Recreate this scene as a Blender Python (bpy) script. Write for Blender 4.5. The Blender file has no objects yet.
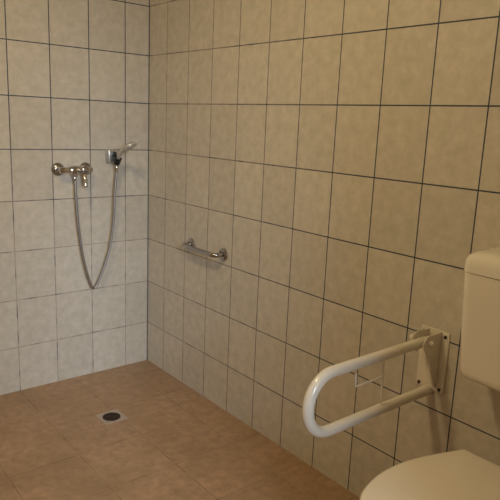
import bpy, bmesh, math, random
from mathutils import Vector, Matrix, noise
PI = math.pi
S = bpy.context.scene
C = S.collection

# ------------------------------------------------------------------ helpers
def link(name, bm, mat, parent=None, smooth=True):
    """link a bmesh (built in world metres) as ONE mesh object"""
    me = bpy.data.meshes.new(name)
    bmesh.ops.recalc_face_normals(bm, faces=bm.faces[:])
    if parent is not None:
        o = parent; off = Vector((0, 0, 0))
        while o is not None:
            off += o.location; o = o.parent
        bmesh.ops.translate(bm, verts=bm.verts[:], vec=-off)
    bm.to_mesh(me); bm.free()
    me.materials.append(mat)
    if smooth:
        me.shade_smooth()
        me.set_sharp_from_angle(angle=math.radians(40))
    ob = bpy.data.objects.new(name, me)
    C.objects.link(ob)
    if parent is not None:
        ob.parent = parent
    return ob

def thing(name, label, cat, loc, group=None):
    o = bpy.data.objects.new(name, None)
    o.empty_display_size = 0.05
    C.objects.link(o); o.location = loc
    o['label'] = label; o['category'] = cat
    if group: o['group'] = group
    return o

def tag(o, label, cat, group=None):
    o['label'] = label; o['category'] = cat
    if group: o['group'] = group
    return o

def struct(name, bm, mat, parent=None):
    o = link(name, bm, mat, parent, smooth=False)
    if parent is None: o['kind'] = 'structure'
    return o

def box(bm, lo, hi, bev=0.0, seg=2):
    b = bmesh.new()
    bmesh.ops.create_cube(b, size=1.0)
    for v in b.verts:
        v.co = Vector([(lo[i] + hi[i]) / 2 + v.co[i] * (hi[i] - lo[i]) for i in range(3)])
    if bev > 0:
        bmesh.ops.bevel(b, geom=b.edges[:], offset=bev, segments=seg, affect='EDGES', profile=0.5)
    merge(bm, b)

def merge(bm, b):
    m = bpy.data.meshes.new('tmp'); b.to_mesh(m); b.free()
    bm.from_mesh(m); bpy.data.meshes.remove(m)

def frame_for(d):
    d = Vector(d).normalized()
    u = Vector((0, 0, 1)) if abs(d.z) < 0.9 else Vector((1, 0, 0))
    a = d.cross(u).normalized(); b = d.cross(a).normalized()
    return a, b, d

def loft(bm, loops, cap0=True, cap1=True, closed=True):
    rows = [[bm.verts.new(p) for p in L] for L in loops]
    n = len(rows[0])
    for i in range(len(rows) - 1):
        for j in range(n if closed else n - 1):
            k = (j + 1) % n
            bm.faces.new((rows[i][j], rows[i][k], rows[i + 1][k], rows[i + 1][j]))
    if cap0: bm.faces.new(rows[0][::-1])
    if cap1: bm.faces.new(rows[-1])
    return rows

def lathe(bm, prof, org, axis, n=40):
    """profile of (radius, height) turned about axis from org"""
    a, b, d = frame_for(axis); org = Vector(org)
    L = [[org + d * h + (a * math.cos(t) + b * math.sin(t)) * max(r, 1e-4)
          for t in (2 * PI * k / n for k in range(n))] for r, h in prof]
    loft(bm, L)

def crom(pts, per=8):
    P = [Vector(p) for p in pts]
    P = [2 * P[0] - P[1]] + P + [2 * P[-1] - P[-2]]
    out = []
    for i in range(1, len(P) - 2):
        for k in range(per):
            t = k / per
            out.append(0.5 * (2 * P[i] + (P[i + 1] - P[i - 1]) * t + (2 * P[i - 1] - 5 * P[i] + 4 * P[i + 1] - P[i + 2]) * t * t
                              + (3 * P[i] - P[i - 1] - 3 * P[i + 1] + P[i + 2]) * t ** 3))
    out.append(P[-2].copy())
    return out

def resample(path, step):
    acc = [0.0]
    for p, q in zip(path, path[1:]): acc.append(acc[-1] + (q - p).length)
    n = max(2, int(acc[-1] / step)); out = []; i = 0
    for k in range(n + 1):
        s = acc[-1] * k / n
        while i < len(acc) - 2 and acc[i + 1] < s: i += 1
        f = (s - acc[i]) / max(1e-9, acc[i + 1] - acc[i])
        out.append(path[i].lerp(path[i + 1], min(1, f)))
    return out

def tube(bm, path, rad, n=16, cap=True):
    """sweep with parallel transport; rad = number or list"""
    path = [Vector(p) for p in path]
    R = rad if isinstance(rad, (list, tuple)) else [rad] * len(path)
    T = []
    for i in range(len(path)):
        t = path[min(i + 1, len(path) - 1)] - path[max(i - 1, 0)]
        T.append(t.normalized())
    a, b, _ = frame_for(T[0]); loops = []
    for i, p in enumerate(path):
        if i:
            q = T[i - 1].rotation_difference(T[i])
            a = (q @ a).normalized(); b = T[i].cross(a).normalized()
        else:
            b = T[0].cross(a).normalized()
        loops.append([p + (a * math.cos(t) + b * math.sin(t)) * R[i] for t in (2 * PI * k / n for k in range(n))])
    loft(bm, loops, cap, cap)

def round_poly(pts, r, seg=6):
    """polyline with filleted corners (3D)"""
    P = [Vector(p) for p in pts]; out = [P[0]]
    for i in range(1, len(P) - 1):
        u = (P[i - 1] - P[i]).normalized(); v = (P[i + 1] - P[i]).normalized()
        th = u.angle(v); d = r / math.tan(th / 2)
        c = P[i] + (u + v).normalized() * (r / math.sin(th / 2))
        s = P[i] + u * d - c; e = P[i] + v * d - c
        for k in range(seg + 1):
            out.append(c + s.slerp(e, k / seg) if False else c + (s * math.sin((1 - k / seg) * (PI - th)) + e * math.sin(k / seg * (PI - th))) / math.sin(PI - th))
    out.append(P[-1]); return out

# ------------------------------------------------------------------ materials
def principled(name, col, rough=0.4, metal=0.0, spec=0.5, coat=0.0):
    m = bpy.data.materials.new(name); m.use_nodes = True
    b = m.node_tree.nodes['Principled BSDF']
    b.inputs['Base Color'].default_value = (*col, 1)
    b.inputs['Roughness'].default_value = rough
    b.inputs['Metallic'].default_value = metal
    b.inputs['Specular IOR Level'].default_value = spec
    b.inputs['Coat Weight'].default_value = coat
    return m

def N(m, typ, **kw):
    n = m.node_tree.nodes.new(typ)
    for k, v in kw.items(): setattr(n, k, v)
    return n

def mottled(name, col, amt=0.04, scale=30, rough=0.4, metal=0.0, spec=0.5, rvar=0.08):
    """a plain surface with a faint procedural variation in tone and gloss"""
    m = principled(name, col, rough, metal, spec)
    nt = m.node_tree; b = nt.nodes['Principled BSDF']
    tc = N(m, 'ShaderNodeTexCoord'); no = N(m, 'ShaderNodeTexNoise')
    no.inputs['Scale'].default_value = scale; no.inputs['Detail'].default_value = 4
    nt.links.new(tc.outputs['Object'], no.inputs['Vector'])
    r = N(m, 'ShaderNodeValToRGB')
    r.color_ramp.elements[0].position = .3; r.color_ramp.elements[1].position = .7
    r.color_ramp.elements[0].color = (*[c * (1 - amt) for c in col], 1)
    r.color_ramp.elements[1].color = (*[min(1, c * (1 + amt)) for c in col], 1)
    nt.links.new(no.outputs['Fac'], r.inputs['Fac']); nt.links.new(r.outputs['Color'], b.inputs['Base Color'])
    mr = N(m, 'ShaderNodeMapRange'); mr.inputs['To Min'].default_value = max(.02, rough - rvar); mr.inputs['To Max'].default_value = rough + rvar
    nt.links.new(no.outputs['Fac'], mr.inputs['Value']); nt.links.new(mr.outputs['Result'], b.inputs['Roughness'])
    return m

def tile_mat(name, axes, off, size, tone_a, tone_b, grout, faded, gw, rough, fade_axis=None, fade_rng=(0, 1), fade_pow=0.5, fade_to=0.05,
             scale=24.0, bump=0.25, tilevar=0.05, patch=0.0, dark=None, gsoft=0.0):
    """grid of tiles: object coordinates axes[0], axes[1]; grout lines at off + n*size"""
    m = principled(name, tone_a, rough); nt = m.node_tree; Lk = nt.links.new
    b = nt.nodes['Principled BSDF']
    tc = N(m, 'ShaderNodeTexCoord'); sp = N(m, 'ShaderNodeSeparateXYZ'); Lk(tc.outputs['Object'], sp.inputs[0])
    cb = N(m, 'ShaderNodeCombineXYZ')
    for i in (0, 1):
        a = N(m, 'ShaderNodeMath', operation='SUBTRACT'); a.inputs[1].default_value = off[i] - 40 * size[i]
        Lk(sp.outputs[axes[i]], a.inputs[0]); Lk(a.outputs[0], cb.inputs[i])
    br = N(m, 'ShaderNodeTexBrick'); br.offset = 0; br.squash = 1; br.offset_frequency = 1; br.squash_frequency = 1
    br.inputs['Scale'].default_value = 1; br.inputs['Brick Width'].default_value = size[0]; br.inputs['Row Height'].default_value = size[1]
    br.inputs['Mortar Size'].default_value = gw; br.inputs['Mortar Smooth'].default_value = gsoft
    br.inputs['Color1'].default_value = (1 - tilevar,) * 3 + (1,); br.inputs['Color2'].default_value = (1 + tilevar,) * 3 + (1,)
    br.inputs['Mortar'].default_value = (1, 1, 1, 1)
    Lk(cb.outputs[0], br.inputs['Vector'])
    # marbling
    n1 = N(m, 'ShaderNodeTexNoise'); n1.inputs['Scale'].default_value = scale; n1.inputs['Detail'].default_value = 7
    n1.inputs['Roughness'].default_value = .62; n1.inputs['Distortion'].default_value = .15
    Lk(tc.outputs['Object'], n1.inputs['Vector'])
    r1 = N(m, 'ShaderNodeValToRGB'); r1.color_ramp.elements[0].position = .34; r1.color_ramp.elements[1].position = .68
    r1.color_ramp.elements[0].color = (*tone_b, 1); r1.color_ramp.elements[1].color = (*tone_a, 1)
    Lk(n1.outputs['Fac'], r1.inputs['Fac'])
    col = r1.outputs['Color']
    if dark:
        n4 = N(m, 'ShaderNodeTexNoise'); n4.inputs['Scale'].default_value = 3.2; n4.inputs['Detail'].default_value = 5; n4.inputs['Roughness'].default_value = .6
        Lk(tc.outputs['Object'], n4.inputs['Vector'])
        r4 = N(m, 'ShaderNodeMapRange'); r4.inputs['From Min'].default_value = .45; r4.inputs['From Max'].default_value = .7
        r4.inputs['To Max'].default_value = patch
        Lk(n4.outputs['Fac'], r4.inputs['Value'])
        mxd = N(m, 'ShaderNodeMix', data_type='RGBA'); mxd.inputs['B'].default_value = (*dark, 1)
        Lk(r4.outputs['Result'], mxd.inputs['Factor']); Lk(col, mxd.inputs['A']); col = mxd.outputs['Result']
    mul = N(m, 'ShaderNodeMix', data_type='RGBA', blend_type='MULTIPLY'); mul.inputs['Factor'].default_value = 1
    Lk(col, mul.inputs['A']); Lk(br.outputs['Color'], mul.inputs['B'])
    # worn grout
    n2 = N(m, 'ShaderNodeTexNoise'); n2.inputs['Scale'].default_value = 14; n2.inputs['Detail'].default_value = 3
    Lk(tc.outputs['Object'], n2.inputs['Vector'])
    r2 = N(m, 'ShaderNodeMapRange'); r2.inputs['From Min'].default_value = .28; r2.inputs['From Max'].default_value = .52
    Lk(n2.outputs['Fac'], r2.inputs['Value'])
    fac = r2.outputs['Result']
    k = N(m, 'ShaderNodeMath', operation='MULTIPLY'); Lk(fac, k.inputs[0])
    if fade_axis is not None:
        mr = N(m, 'ShaderNodeMapRange'); mr.inputs['From Min'].default_value = fade_rng[0]; mr.inputs['From Max'].default_value = fade_rng[1]
        mr.inputs['To Min'].default_value = fade_pow; mr.inputs['To Max'].default_value = fade_to
        Lk(sp.outputs[fade_axis], mr.inputs['Value']); Lk(mr.outputs['Result'], k.inputs[1])
    else:
        k.inputs[1].default_value = fade_pow
    gm = N(m, 'ShaderNodeMix', data_type='RGBA'); gm.inputs['A'].default_value = (*grout, 1); gm.inputs['B'].default_value = (*faded, 1)
    Lk(k.outputs[0], gm.inputs['Factor'])
    fin = N(m, 'ShaderNodeMix', data_type='RGBA')
    Lk(br.outputs['Fac'], fin.inputs['Factor']); Lk(mul.outputs['Result'], fin.inputs['A']); Lk(gm.outputs['Result'], fin.inputs['B'])
    Lk(fin.outputs['Result'], b.inputs['Base Color'])
    rr = N(m, 'ShaderNodeMapRange'); rr.inputs['To Min'].default_value = rough; rr.inputs['To Max'].default_value = .8
    Lk(br.outputs['Fac'], rr.inputs['Value']); Lk(rr.outputs['Result'], b.inputs['Roughness'])
    # relief: grout sunk, face slightly uneven
    sub = N(m, 'ShaderNodeMath', operation='MULTIPLY_ADD'); sub.inputs[1].default_value = -1.0
    ns = N(m, 'ShaderNodeMath', operation='MULTIPLY'); ns.inputs[1].default_value = .35
    Lk(n1.outputs['Fac'], ns.inputs[0]); Lk(br.outputs['Fac'], sub.inputs[0]); Lk(ns.outputs[0], sub.inputs[2])
    bp = N(m, 'ShaderNodeBump'); bp.inputs['Strength'].default_value = bump; bp.inputs['Distance'].default_value = .0015
    Lk(sub.outputs[0], bp.inputs['Height']); Lk(bp.outputs['Normal'], b.inputs['Normal'])
    return m

TW, TH, HF = 0.20136, 0.25, 0.2381
TA, TB = (.63, .572, .485), (.515, .472, .382)
GR, GF = (.024, .040, .062), (.44, .36, .30)
M_left = tile_mat('wall_tile_shower', (0, 2), (-.143, HF), (TW, TH), TA, TB, GR, GF, .0024, .33, 2, (.70, 1.35), 1.0)
M_right = tile_mat('wall_tile_side', (1, 2), (-.1816, HF), (TW, TH), TA, TB, GR, GF, .0024, .33, 1, (-1.5, -.25), .05, .75)
M_floor = tile_mat('floor_tile', (0, 1), (-.163, -.4515), (.2945, .2965), (.45, .285, .165), (.305, .19, .108), (.12, .075, .05), (.34, .22, .135),
                   .002, .42, None, (0, 1), .85, scale=26.0, bump=.3, tilevar=.05, patch=.75, dark=(.26, .165, .08), gsoft=.3)
M_plaster = mottled('ceiling_paint', (.74, .72, .68), .02, 6, .7)
M_ceram = mottled('white_ceramic', (.80, .735, .62), .012, 4, .16, 0, .5, .03)
M_plast = mottled('cistern_plastic', (.80, .735, .625), .015, 5, .11, 0, .5, .02)
M_seat = mottled('seat_plastic', (.82, .74, .62), .012, 5, .18, 0, .5, .04)
M_enam = mottled('white_enamel', (.72, .66, .55), .02, 20, .15, 0, .5, .03)
M_screw = mottled('dark_screw', (.06, .045, .035), .3, 200, .45, .6, .5)
M_chrome = mottled('chrome', (.62, .60, .58), .05, 60, .10, 1.0, .5, .05)
M_chrome_d = mottled('worn_chrome', (.42, .40, .38), .08, 60, .2, 1.0, .5, .06)
M_hose = mottled('hose_steel', (.40, .38, .36), .06, 60, .42, 1.0, .5, .06)
M_sat = mottled('satin_chrome', (.58, .57, .54), .05, 60, .32, .9, .5, .06)
M_plas = mottled('chromed_plastic', (.60, .57, .52), .05, 60, .35, .55, .5, .06)
M_grout = mottled('corner_grout', (.07, .075, .08), .3, 40, .8)
M_black = mottled('black_plastic', (.015, .015, .016), .2, 40, .3)
M_drainf = mottled('drain_frame_metal', (.42, .34, .27), .08, 40, .5, .1)
M_grate = mottled('drain_grate_rust', (.055, .028, .018), .7, 60, .55, .3)
M_pit_shade = mottled('drain_pit_shade', (.012, .008, .006), .3, 40, .8)  # shade inside the drain hole, put into the colour
M_white = mottled('white_paint', (.72, .70, .66), .02, 8, .45)
M_wood = mottled('door_frame_paint', (.62, .60, .55), .03, 10, .45)

# ------------------------------------------------------------------ room
XL, YR, ZC, T = -2.25, -3.45, 2.45, .10
bm = bmesh.new(); box(bm, (XL - T, YR - T - .6, -.1), (T, T, 0)); struct('floor', bm, M_floor)
bm = bmesh.new(); box(bm, (XL - T, 0, 0), (T, T, ZC)); struct('wall_left', bm, M_left)
bm = bmesh.new(); box(bm, (0, YR - T, 0), (T, 0, ZC)); struct('wall_right', bm, M_right)
bm = bmesh.new(); box(bm, (XL - T, YR - T, 0), (XL, 0, ZC)); struct('wall_near', bm, M_right)
bm = bmesh.new(); box(bm, (-.0034, -.0034, 0), (0, 0, ZC)); struct('trim_2', bm, M_grout)
DX0, DX1, DZ = -1.84, -1.14, 2.11
bm = bmesh.new()
box(bm, (XL, YR - T, 0), (DX0, YR, ZC)); box(bm, (DX1, YR - T, 0), (0, YR, ZC)); box(bm, (DX0, YR - T, DZ), (DX1, YR, ZC))
struct('wall_rear', bm, M_left)
bm = bmesh.new(); box(bm, (XL - T, YR - T, ZC), (T, T, ZC + .08)); struct('ceiling', bm, M_plaster)
bm = bmesh.new()
box(bm, (DX0, YR - T - .012, 0), (DX0 + .035, YR + .012, DZ), .003); box(bm, (DX1 - .035, YR - T - .012, 0), (DX1, YR + .012, DZ), .003)
box(bm, (DX0 + .035, YR - T - .012, DZ - .035), (DX1 - .035, YR + .012, DZ), .003)
struct('trim_1', bm, M_wood)

# ------------------------------------------------------------------ ceiling lamp (behind the camera's view, lights the room)
LX, LY = -1.3, -1.42
t = thing('ceiling_lamp', 'round opal glass ceiling lamp on the ceiling above the room', 'lamp', (LX, LY, ZC))
bm = bmesh.new(); lathe(bm, [(.001, 0), (.13, 0), (.13, -.02), (.12, -.03), (.001, -.03)], (LX, LY, ZC), (0, 0, 1)); link('base', bm, M_white, t)
m = principled('lit_opal_glass', (.9, .85, .75), .4)
b = m.node_tree.nodes['Principled BSDF']
LAMP_E = b
b.inputs['Emission Color'].default_value = (1, .78, .44, 1); b.inputs['Emission Strength'].default_value = 109
bm = bmesh.new(); lathe(bm, [(.115, -.03)] + [(.115 * math.cos(a), -.035 - .07 * math.sin(a)) for a in (PI / 2 * k / 8 for k in range(9))], (LX, LY, ZC), (0, 0, 1))
link('shade', bm, m, t)

# ------------------------------------------------------------------ shower mixer
MZ = 1.140
t = thing('shower_mixer', 'chrome single lever shower mixer on two round rosettes above the hanging hose', 'mixer tap', (-.446, 0, MZ))
for x in (-.520, -.373):
    bm = bmesh.new()
    lathe(bm, [(.034, 0), (.034, .004), (.032, .009), (.026, .015), (.019, .019), (.0165, .020)], (x, 0, MZ), (0, -1, 0))
    link('rosette', bm, M_chrome_d, t)
    bm = bmesh.new()
    lathe(bm, [(.0135, .018), (.0135, .030), (.0165, .031), (.0165, .048), (.015, .050)], (x, 0, MZ), (0, -1, 0), 6)
    link('union_nut', bm, M_chrome, t)
bm = bmesh.new()
BY = -.055
lathe(bm, [(.010, -.012), (.014, -.010), (.0155, -.004), (.0155, .016), (.0125, .018), (.0125, .034), (.0155, .036), (.0155, .044), (.018, .048),
           (.0205, .056), (.0215, .070), (.0215, .112), (.019, .122), (.0145, .128), (.0135, .15), (.0155, .152), (.0155, .160), (.012, .163)],
      (-.523, BY, MZ), (1, 0, 0))
lathe(bm, [(.014, -.012), (.0145, .028), (.0125, .033), (.011, .034)], (-.453, BY, MZ), (0, 0, -1))
link('body', bm, M_chrome, t)
bm = bmesh.new(); lathe(bm, [(.018, 0), (.0205, .006), (.0215, .030), (.020, .036), (.017, .040), (.010, .043)], (-.419, BY - .012, MZ), (0, -1, .05))
link('cartridge_cap', bm, M_chrome_d, t)
bm = bmesh.new()
path = crom([(-.419, -.092, 1.140), (-.422, -.105, 1.122), (-.424, -.118, 1.094), (-.425, -.126, 1.060)], 6)
rows = []
for i, p in enumerate(path):
    f = i / (len(path) - 1); w = .0085 + .0015 * math.sin(PI * f); h = .0075 - .0025 * f
    if i == len(path) - 1: w *= .6; h *= .6
    rows.append([p + Vector((w * math.cos(a), h * math.sin(a), h * .4 * math.sin(a))) for a in (2 * PI * k / 14 for k in range(14))])
loft(bm, rows); link('lever', bm, M_chrome, t)

# ------------------------------------------------------------------ hose
hp = [(-.453, -.055, 1.112), (-.4525, -.056, 1.065), (-.450, -.056, .988), (-.441, -.056, .859), (-.424, -.055, .725), (-.404, -.053, .626),
      (-.380, -.05, .548), (-.366, -.048, .516), (-.354, -.047, .506), (-.342, -.048, .516), (-.326, -.05, .550), (-.294, -.055, .630), (-.263, -.058, .737), (-.245, -.06, .872), (-.238, -.062, 1.005),
      (-.2285, -.064, 1.120), (-.226, -.065, 1.158)]
t = thing('shower_hose', 'flexible ribbed metal shower hose hanging in a long V down the tiled wall', 'hose', (-.357, -.047, .5))
path = resample(crom(hp, 10), .0024)
bm = bmesh.new(); tube(bm, path, [.0074 if i % 2 else .0070 for i in range(len(path))], 12)
link('hose_tube', bm, M_hose, t)
bm = bmesh.new(); lathe(bm, [(.008, 0), (.0095, .002), (.0095, .010), (.0082, .022)], (-.453, -.055, 1.107), (0, 0, -1), 24); link('hose_nut', bm, M_chrome, t)
bm = bmesh.new(); lathe(bm, [(.0072, 0), (.0085, .006), (.010, .018), (.0105, .030), (.009, .032)], (-.2285, -.064, 1.126), (.06, -.03, 1), 24); link('hose_nut', bm, M_chrome, t)

# ------------------------------------------------------------------ hand shower holder
t = thing('shower_holder', 'chrome wall bracket with black socket holding the hand shower', 'bracket', (-.236, 0, 1.205))
bm = bmesh.new(); box(bm, (-.262, -.040, 1.172), (-.222, 0, 1.242), .008, 3); link('base_plate', bm, M_sat, t)
ax = Vector((.05, -.42, .78)).normalized()
c0 = Vector((-.224, -.066, 1.182))
bm = bmesh.new(); box(bm, (-.243, -.062, 1.206), (-.224, -.038, 1.232), .005, 2); box(bm, (-.238, -.062, 1.180), (-.224, -.038, 1.206), .005, 2); link('arm', bm, M_black, t)
bm = bmesh.new()
n = 28; a, b_, d = frame_for(ax)
prof = [(.0125, -.014), (.0165, -.014), (.0195, .022), (.0158, .022), (.0125, -.014)]
loft(bm, [[c0 + d * h + (a * math.cos(q) + b_ * math.sin(q)) * r for q in (2 * PI * k / n for k in range(n))] for r, h in prof], False, False)
link('socket', bm, M_black, t)

# ------------------------------------------------------------------ hand shower
t = thing('hand_shower', 'chrome hand shower with oval spray head tilted up in its wall bracket', 'hand shower', tuple(c0))
bm = bmesh.new()
path = crom([(-.2255, -.056, 1.164), (-.2235, -.068, 1.188), (-.219, -.093, 1.226), (-.215, -.125, 1.251), (-.211, -.148, 1.261)], 7)
L_ = len(path)
tube(bm, path, [.0088 + .0018 * math.sin(PI * i / (L_ - 1)) + (.002 if i > L_ - 5 else 0) for i in range(L_)], 20)
link('handle', bm, M_plas, t)
hc = Vector((-.206, -.172, 1.267)); hn = Vector((.34, -.52, -.79)).normalized()
bm = bmesh.new()
lathe(bm, [(.004, -.016), (.018, -.014), (.031, -.008), (.0365, 0), (.0365, .006), (.034, .009), (.001, .009)], hc, hn, 36); link('spray_head', bm, M_plas, t)
bm = bmesh.new(); lathe(bm, [(.0265, .0088), (.0265, .0105), (.024, .0115), (.001, .0115)], hc, hn, 36); link('spray_face', bm, M_plas, t)

# ------------------------------------------------------------------ small grab bar on the right wall
GZ = .788; Y0, Y1 = -.447, -.724
t = thing('grab_bar', 'short chrome grab bar on the right wall near the shower corner', 'grab bar', (0, (Y0 + Y1) / 2, GZ))
for y in (Y0, Y1):
    bm = bmesh.new(); lathe(bm, [(.031, 0), (.031, .005), (.029, .009), (.022, .012), (.0135, .0135)], (0, y, GZ), (-1, 0, 0)); link('flange', bm, M_chrome_d, t)
bm = bmesh.new()
tube(bm, round_poly([(-.006, Y0, GZ), (-.058, Y0, GZ), (-.058, Y1, GZ), (-.006, Y1, GZ)], .024, 8), .0115, 20)
link('bar', bm, M_chrome_d, t)

# ------------------------------------------------------------------ floor drain
DC = (-.491, -.523)
t = thing('floor_drain', 'square floor drain with round rusty dark grate set in the brown tiles', 'drain', (DC[0], DC[1], 0))
bm = bmesh.new(); hs, hr, n = .058, .0425, 48
ang = [2 * PI * k / n for k in range(n)]
def sq(a, s):
    c, d = math.cos(a), math.sin(a); m_ = max(abs(c), abs(d)); return (DC[0] + s * c / m_, DC[1] + s * d / m_)
loops = [[(*sq(a, hs), .0003) for a in ang], [(*sq(a, hs - .001), .0022) for a in ang],
         [(DC[0] + (hr + .002) * math.cos(a), DC[1] + (hr + .002) * math.sin(a), .0024) for a in ang],
         [(DC[0] + hr * math.cos(a), DC[1] + hr * math.sin(a), .0016) for a in ang],
         [(DC[0] + hr * math.cos(a), DC[1] + hr * math.sin(a), .0003) for a in ang]]
loft(bm, loops, False, False); link('frame', bm, M_drainf, t)
bm = bmesh.new(); lathe(bm, [(.001, .0002), (.0424, .0002), (.0424, .0005), (.001, .0005)], (*DC, 0), (0, 0, 1), 40); link('pit_shade_disc', bm, M_pit_shade, t)  # flat near-black disc under the grate, painted as the shaded hole
bm = bmesh.new()
def ringbar(r0, r1, z0, z1, n=40):
    loft(bm, [[(DC[0] + r * math.cos(a), DC[1] + r * math.sin(a), z) for a in (2 * PI * k / n for k in range(n))] for r, z in ((r0, z0), (r1, z0), (r1, z1), (r0, z1), (r0, z0))], False, False)
for r in (.008, .020, .031, .0405): ringbar(r - .0022, r + .0017, .0006, .0021)
for k in range(8):
    a = PI * k / 4; c, s = math.cos(a), math.sin(a)
    b2 = bmesh.new(); box(b2, (.0085, -.0017, .0006), (.040, .0017, .0019))
    bmesh.ops.transform(b2, matrix=Matrix.Translation((*DC, 0)) @ Matrix.Rotation(a, 4, 'Z'), verts=b2.verts[:]); merge(bm, b2)
link('grate', bm, M_grate, t)

# ------------------------------------------------------------------ fold-down support rail
RY = -1.905
t = thing('folding_support_rail', 'white U shaped fold-down support rail on the right wall beside the toilet', 'support rail', (0, RY, .66))
bm = bmesh.new(); box(bm, (-.006, RY - .054, .556), (0, RY + .054, .769), .002, 2); link('wall_plate', bm, M_enam, t)
for y, z in ((RY + .041, .752), (RY - .040, .752), (RY + .041, .567), (RY - .038, .567)):
    bm = bmesh.new(); lathe(bm, [(.0065, 0), (.0065, .0022), (.0045, .0036), (.001, .0036)], (-.006, y, z), (-1, 0, 0), 6)
    o = link('screw', bm, M_screw, t); o['label'] = 'dark screw head'
prof = [(-.006, .766), (-.068, .766)] + [(-.072 + .0285 * math.cos(a), .7385 + .0285 * math.sin(a)) for a in (math.radians(d_) for d_ in range(90, 225, 12))] + \
       [(-.066, .692), (-.050, .650), (-.034, .605), (-.022, .578), (-.006, .570)]
short = prof[:-4] + [(-.050, .706), (-.006, .702)]
for y0, y1, pr in ((RY - .026, RY - .0205, prof), (RY + .0215, RY + .026, short)):
    bm = bmesh.new(); loft(bm, [[(x, y0, z) for x, z in pr], [(x, y1, z) for x, z in pr]])
    bmesh.ops.bevel(bm, geom=[e for e in bm.edges if abs(e.verts[0].co.y - e.verts[1].co.y) < 1e-6], offset=.001, segments=2, affect='EDGES')
    link('hinge_cheek', bm, M_enam, t)
bm = bmesh.new()
lathe(bm, [(.0085, -.048), (.0105, -.046), (.0105, -.036), (.0065, -.034), (.0065, .030), (.0095, .0305), (.0095, .035), (.005, .040), (.001, .041)], (-.072, RY, .741), (0, -1, 0), 24)
link('hinge_bolt', bm, M_enam, t)
bm = bmesh.new()
rail = round_poly([(-.060, RY, .737), (-.585, RY, .737), (-.585, RY, .556), (-.007, RY, .556)], .0885, 14)
rail = [rail[0]] + rail[1:]
tube(bm, rail, .0168, 28); link('rail_tube', bm, M_enam, t)
bm = bmesh.new()
w = .0036
tube(bm, [(-.269, RY, .724), (-.263, RY, .569)], w, 10)
tube(bm, round_poly([(-.266, RY, .664), (-.393, RY, .664), (-.393, RY, .706)], .006, 4), w, 10)
link('paper_holder_wire', bm, M_enam, t)

# ------------------------------------------------------------------ cistern
CY = -2.264
def rrect(x0, x1, hw, r, n=7, rb=.006):
    """outline: back at x1 (wall), front at x0, half width hw, front corner radius r"""
    P = [(x1, hw), ]
    P += [(x0 + r + r * math.cos(a), hw - r + r * math.sin(a)) for a in (PI / 2 + PI / 2 * k / n for k in range(n + 1))]
    P += [(x0 + r + r * math.cos(a), -hw + r + r * math.sin(a)) for a in (PI + PI / 2 * k / n for k in range(n + 1))]
    P += [(x1, -hw)]
    return P
t = thing('toilet_cistern', 'white plastic cistern hung on the right wall above the toilet', 'cistern', (0, CY, .70))
bm = bmesh.new()
lv = [(.7000, -.118, .150, .030), (.7010, -.134, .170, .036), (.7055, -.146, .180, .038), (.7145, -.1535, .1855, .038), (.731, -.156, .1875, .037), (.85, -.161, .195, .036), (1.0215, -.166, .2015, .036)]
loft(bm, [[(x, CY + y, z) for x, y in rrect(xf, -.0005, hw, r)] for z, xf, hw, r in lv])
link('tank', bm, M_plast, t)
bm = bmesh.new()
lv = [(1.023, -.165, .2005, .036), (1.0235, -.1685, .204, .038), (1.046, -.1685, .204, .038), (1.060, -.1665, .202, .039), (1.071, -.160, .1955, .04), (1.078, -.149, .185, .042), (1.082, -.130, .165, .045), (1.084, -.095, .12, .05), (1.085, -.05, .05, .03)]
loft(bm, [[(x, CY + y, z) for x, y in rrect(xf, -.0005 - (0 if i < 3 else .002 * (i - 2)), hw, r)] for i, (z, xf, hw, r) in enumerate(lv)])
link('tank_lid', bm, M_plast, t)
bm = bmesh.new(); lathe(bm, [(.024, .080), (.024, .0875), (.021, .0895), (.001, .0895)], (-.075, CY, 1.0), (0, 0, 1)); link('flush_button', bm, M_chrome, t)
bm = bmesh.new(); tube(bm, [(-.065, CY, .7015), (-.065, CY, .52), (-.066, CY, .44)], .022, 20); link('flush_pipe', bm, M_plast, t)

# ------------------------------------------------------------------ toilet
TY = -2.262
half = [(-.157, .122), (-.215, .1445), (-.285, .169), (-.36, .1865), (-.435, .1915), (-.51, .182), (-.580, .158), (-.622, .120), (-.645, .064)]
def outline(z, inset=0.0, sx=1.0, sy=1.0, xo=-.40, dx=0.0):
    pts = crom([(x, h, 0) for x, h in half] + [(-.653, 0, 0)], 4)
    L = [(p.x, p.y) for p in pts]
    L = L + [(x, -y) for x, y in L[-2::-1]]
    out = []
    for x, y in L:
        v = Vector((x + .40, y)); l = v.length; v *= max(0.02, (l - inset) / l)
        out.append((xo + v.x * sx + dx, TY + v.y * sy, z))
    return out
t = thing('toilet', 'white toilet with closed lid standing below the cistern', 'toilet', (-.33, TY, 0))
bm = bmesh.new()
loft(bm, [outline(.0, 0, .56, .60, -.34, 0), outline(.012, 0, .56, .60, -.34), outline(.10, 0, .52, .54, -.33), outline(.20, 0, .55, .56, -.335), outline(.29, 0, .70, .70, -.36),
          outline(.37, 0, .88, .86, -.385), outline(.42, 0, .95, .93, -.395), outline(.452, .004, .965, .95, -.398), outline(.460, .010, .965, .95, -.398)])
box(bm, (-.26, TY - .10, .25), (-.10, TY + .10, .455), .02, 3)
link('bowl', bm, M_ceram, t)
bm = bmesh.new()
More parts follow.
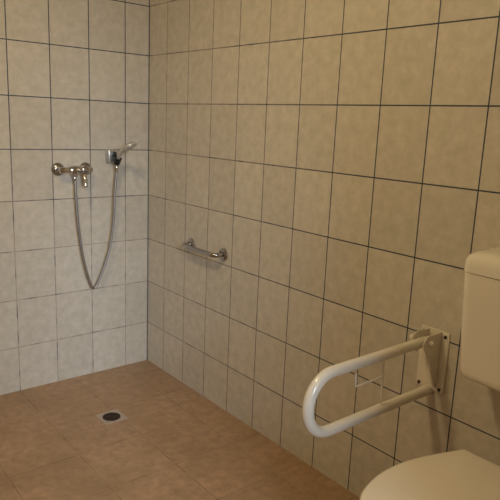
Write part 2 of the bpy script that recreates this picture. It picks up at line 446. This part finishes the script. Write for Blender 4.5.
loft(bm, [outline(.4605, .012), outline(.4625, .004), outline(.470, .002), outline(.4765, .004), outline(.479, .010), outline(.479, .055), outline(.470, .062), outline(.4605, .060), outline(.4605, .012)], False, False)
link('seat', bm, M_seat, t)
bm = bmesh.new()
loft(bm, [outline(.4805, .006), outline(.4815, .001), outline(.490, 0), outline(.4955, .002), outline(.499, .007), outline(.5008, .016), outline(.5025, .05), outline(.504, .12)])
link('seat_lid', bm, M_seat, t)
for s in (-1, 1):
    bm = bmesh.new(); lathe(bm, [(.008, -.022), (.0095, -.020), (.0095, .020), (.008, .022)], (-.186, TY + s * .075, .4685), (0, 1, 0), 20)
    lathe(bm, [(.008, 0), (.008, .012)], (-.186, TY + s * .075, .452), (0, 0, 1), 16)
    link('lid_hinge', bm, M_seat, t)

# ------------------------------------------------------------------ camera (matched to the tile grid)
cam = bpy.data.cameras.new('camera'); co = bpy.data.objects.new('camera', cam); C.objects.link(co)
R = Matrix(((0.77540416, -0.63007009, 0.04195323), (-0.09929249, -0.18726768, -0.97727776), (0.62360997, 0.75361959, -0.20776937)))
rot = Matrix((R[0], -R[1], -R[2])).transposed()
co.matrix_world = Matrix.Translation((-1.69370566, -2.96498987, 1.41112646)) @ rot.to_4x4()
cam.sensor_width = 36; cam.sensor_fit = 'HORIZONTAL'; cam.lens = 599.878766705268 / 500 * 36
cam.clip_start = .02
S.camera = co

# ------------------------------------------------------------------ light
w = bpy.data.worlds.new('world'); S.world = w; w.use_nodes = True
w.node_tree.nodes['Background'].inputs[0].default_value = (.75, .85, 1, 1)
w.node_tree.nodes['Background'].inputs[1].default_value = .05
li = bpy.data.lights.new('doorway_daylight', 'AREA'); li.shape = 'RECTANGLE'; li.size = 0.9; li.size_y = 1.4
li.color = (.70, .83, 1.0); li.energy = 224
lo = bpy.data.objects.new('doorway_daylight', li); C.objects.link(lo)
lo.location = (-2.32, YR - T - 2.6, 2.4); lo.rotation_euler = (PI / 2 - .3, 0, -.25)

S.view_settings.view_transform = 'Standard'; S.view_settings.look = 'None'
S.view_settings.gamma = 1; S.view_settings.use_curve_mapping = False
S.view_settings.exposure = 0.0
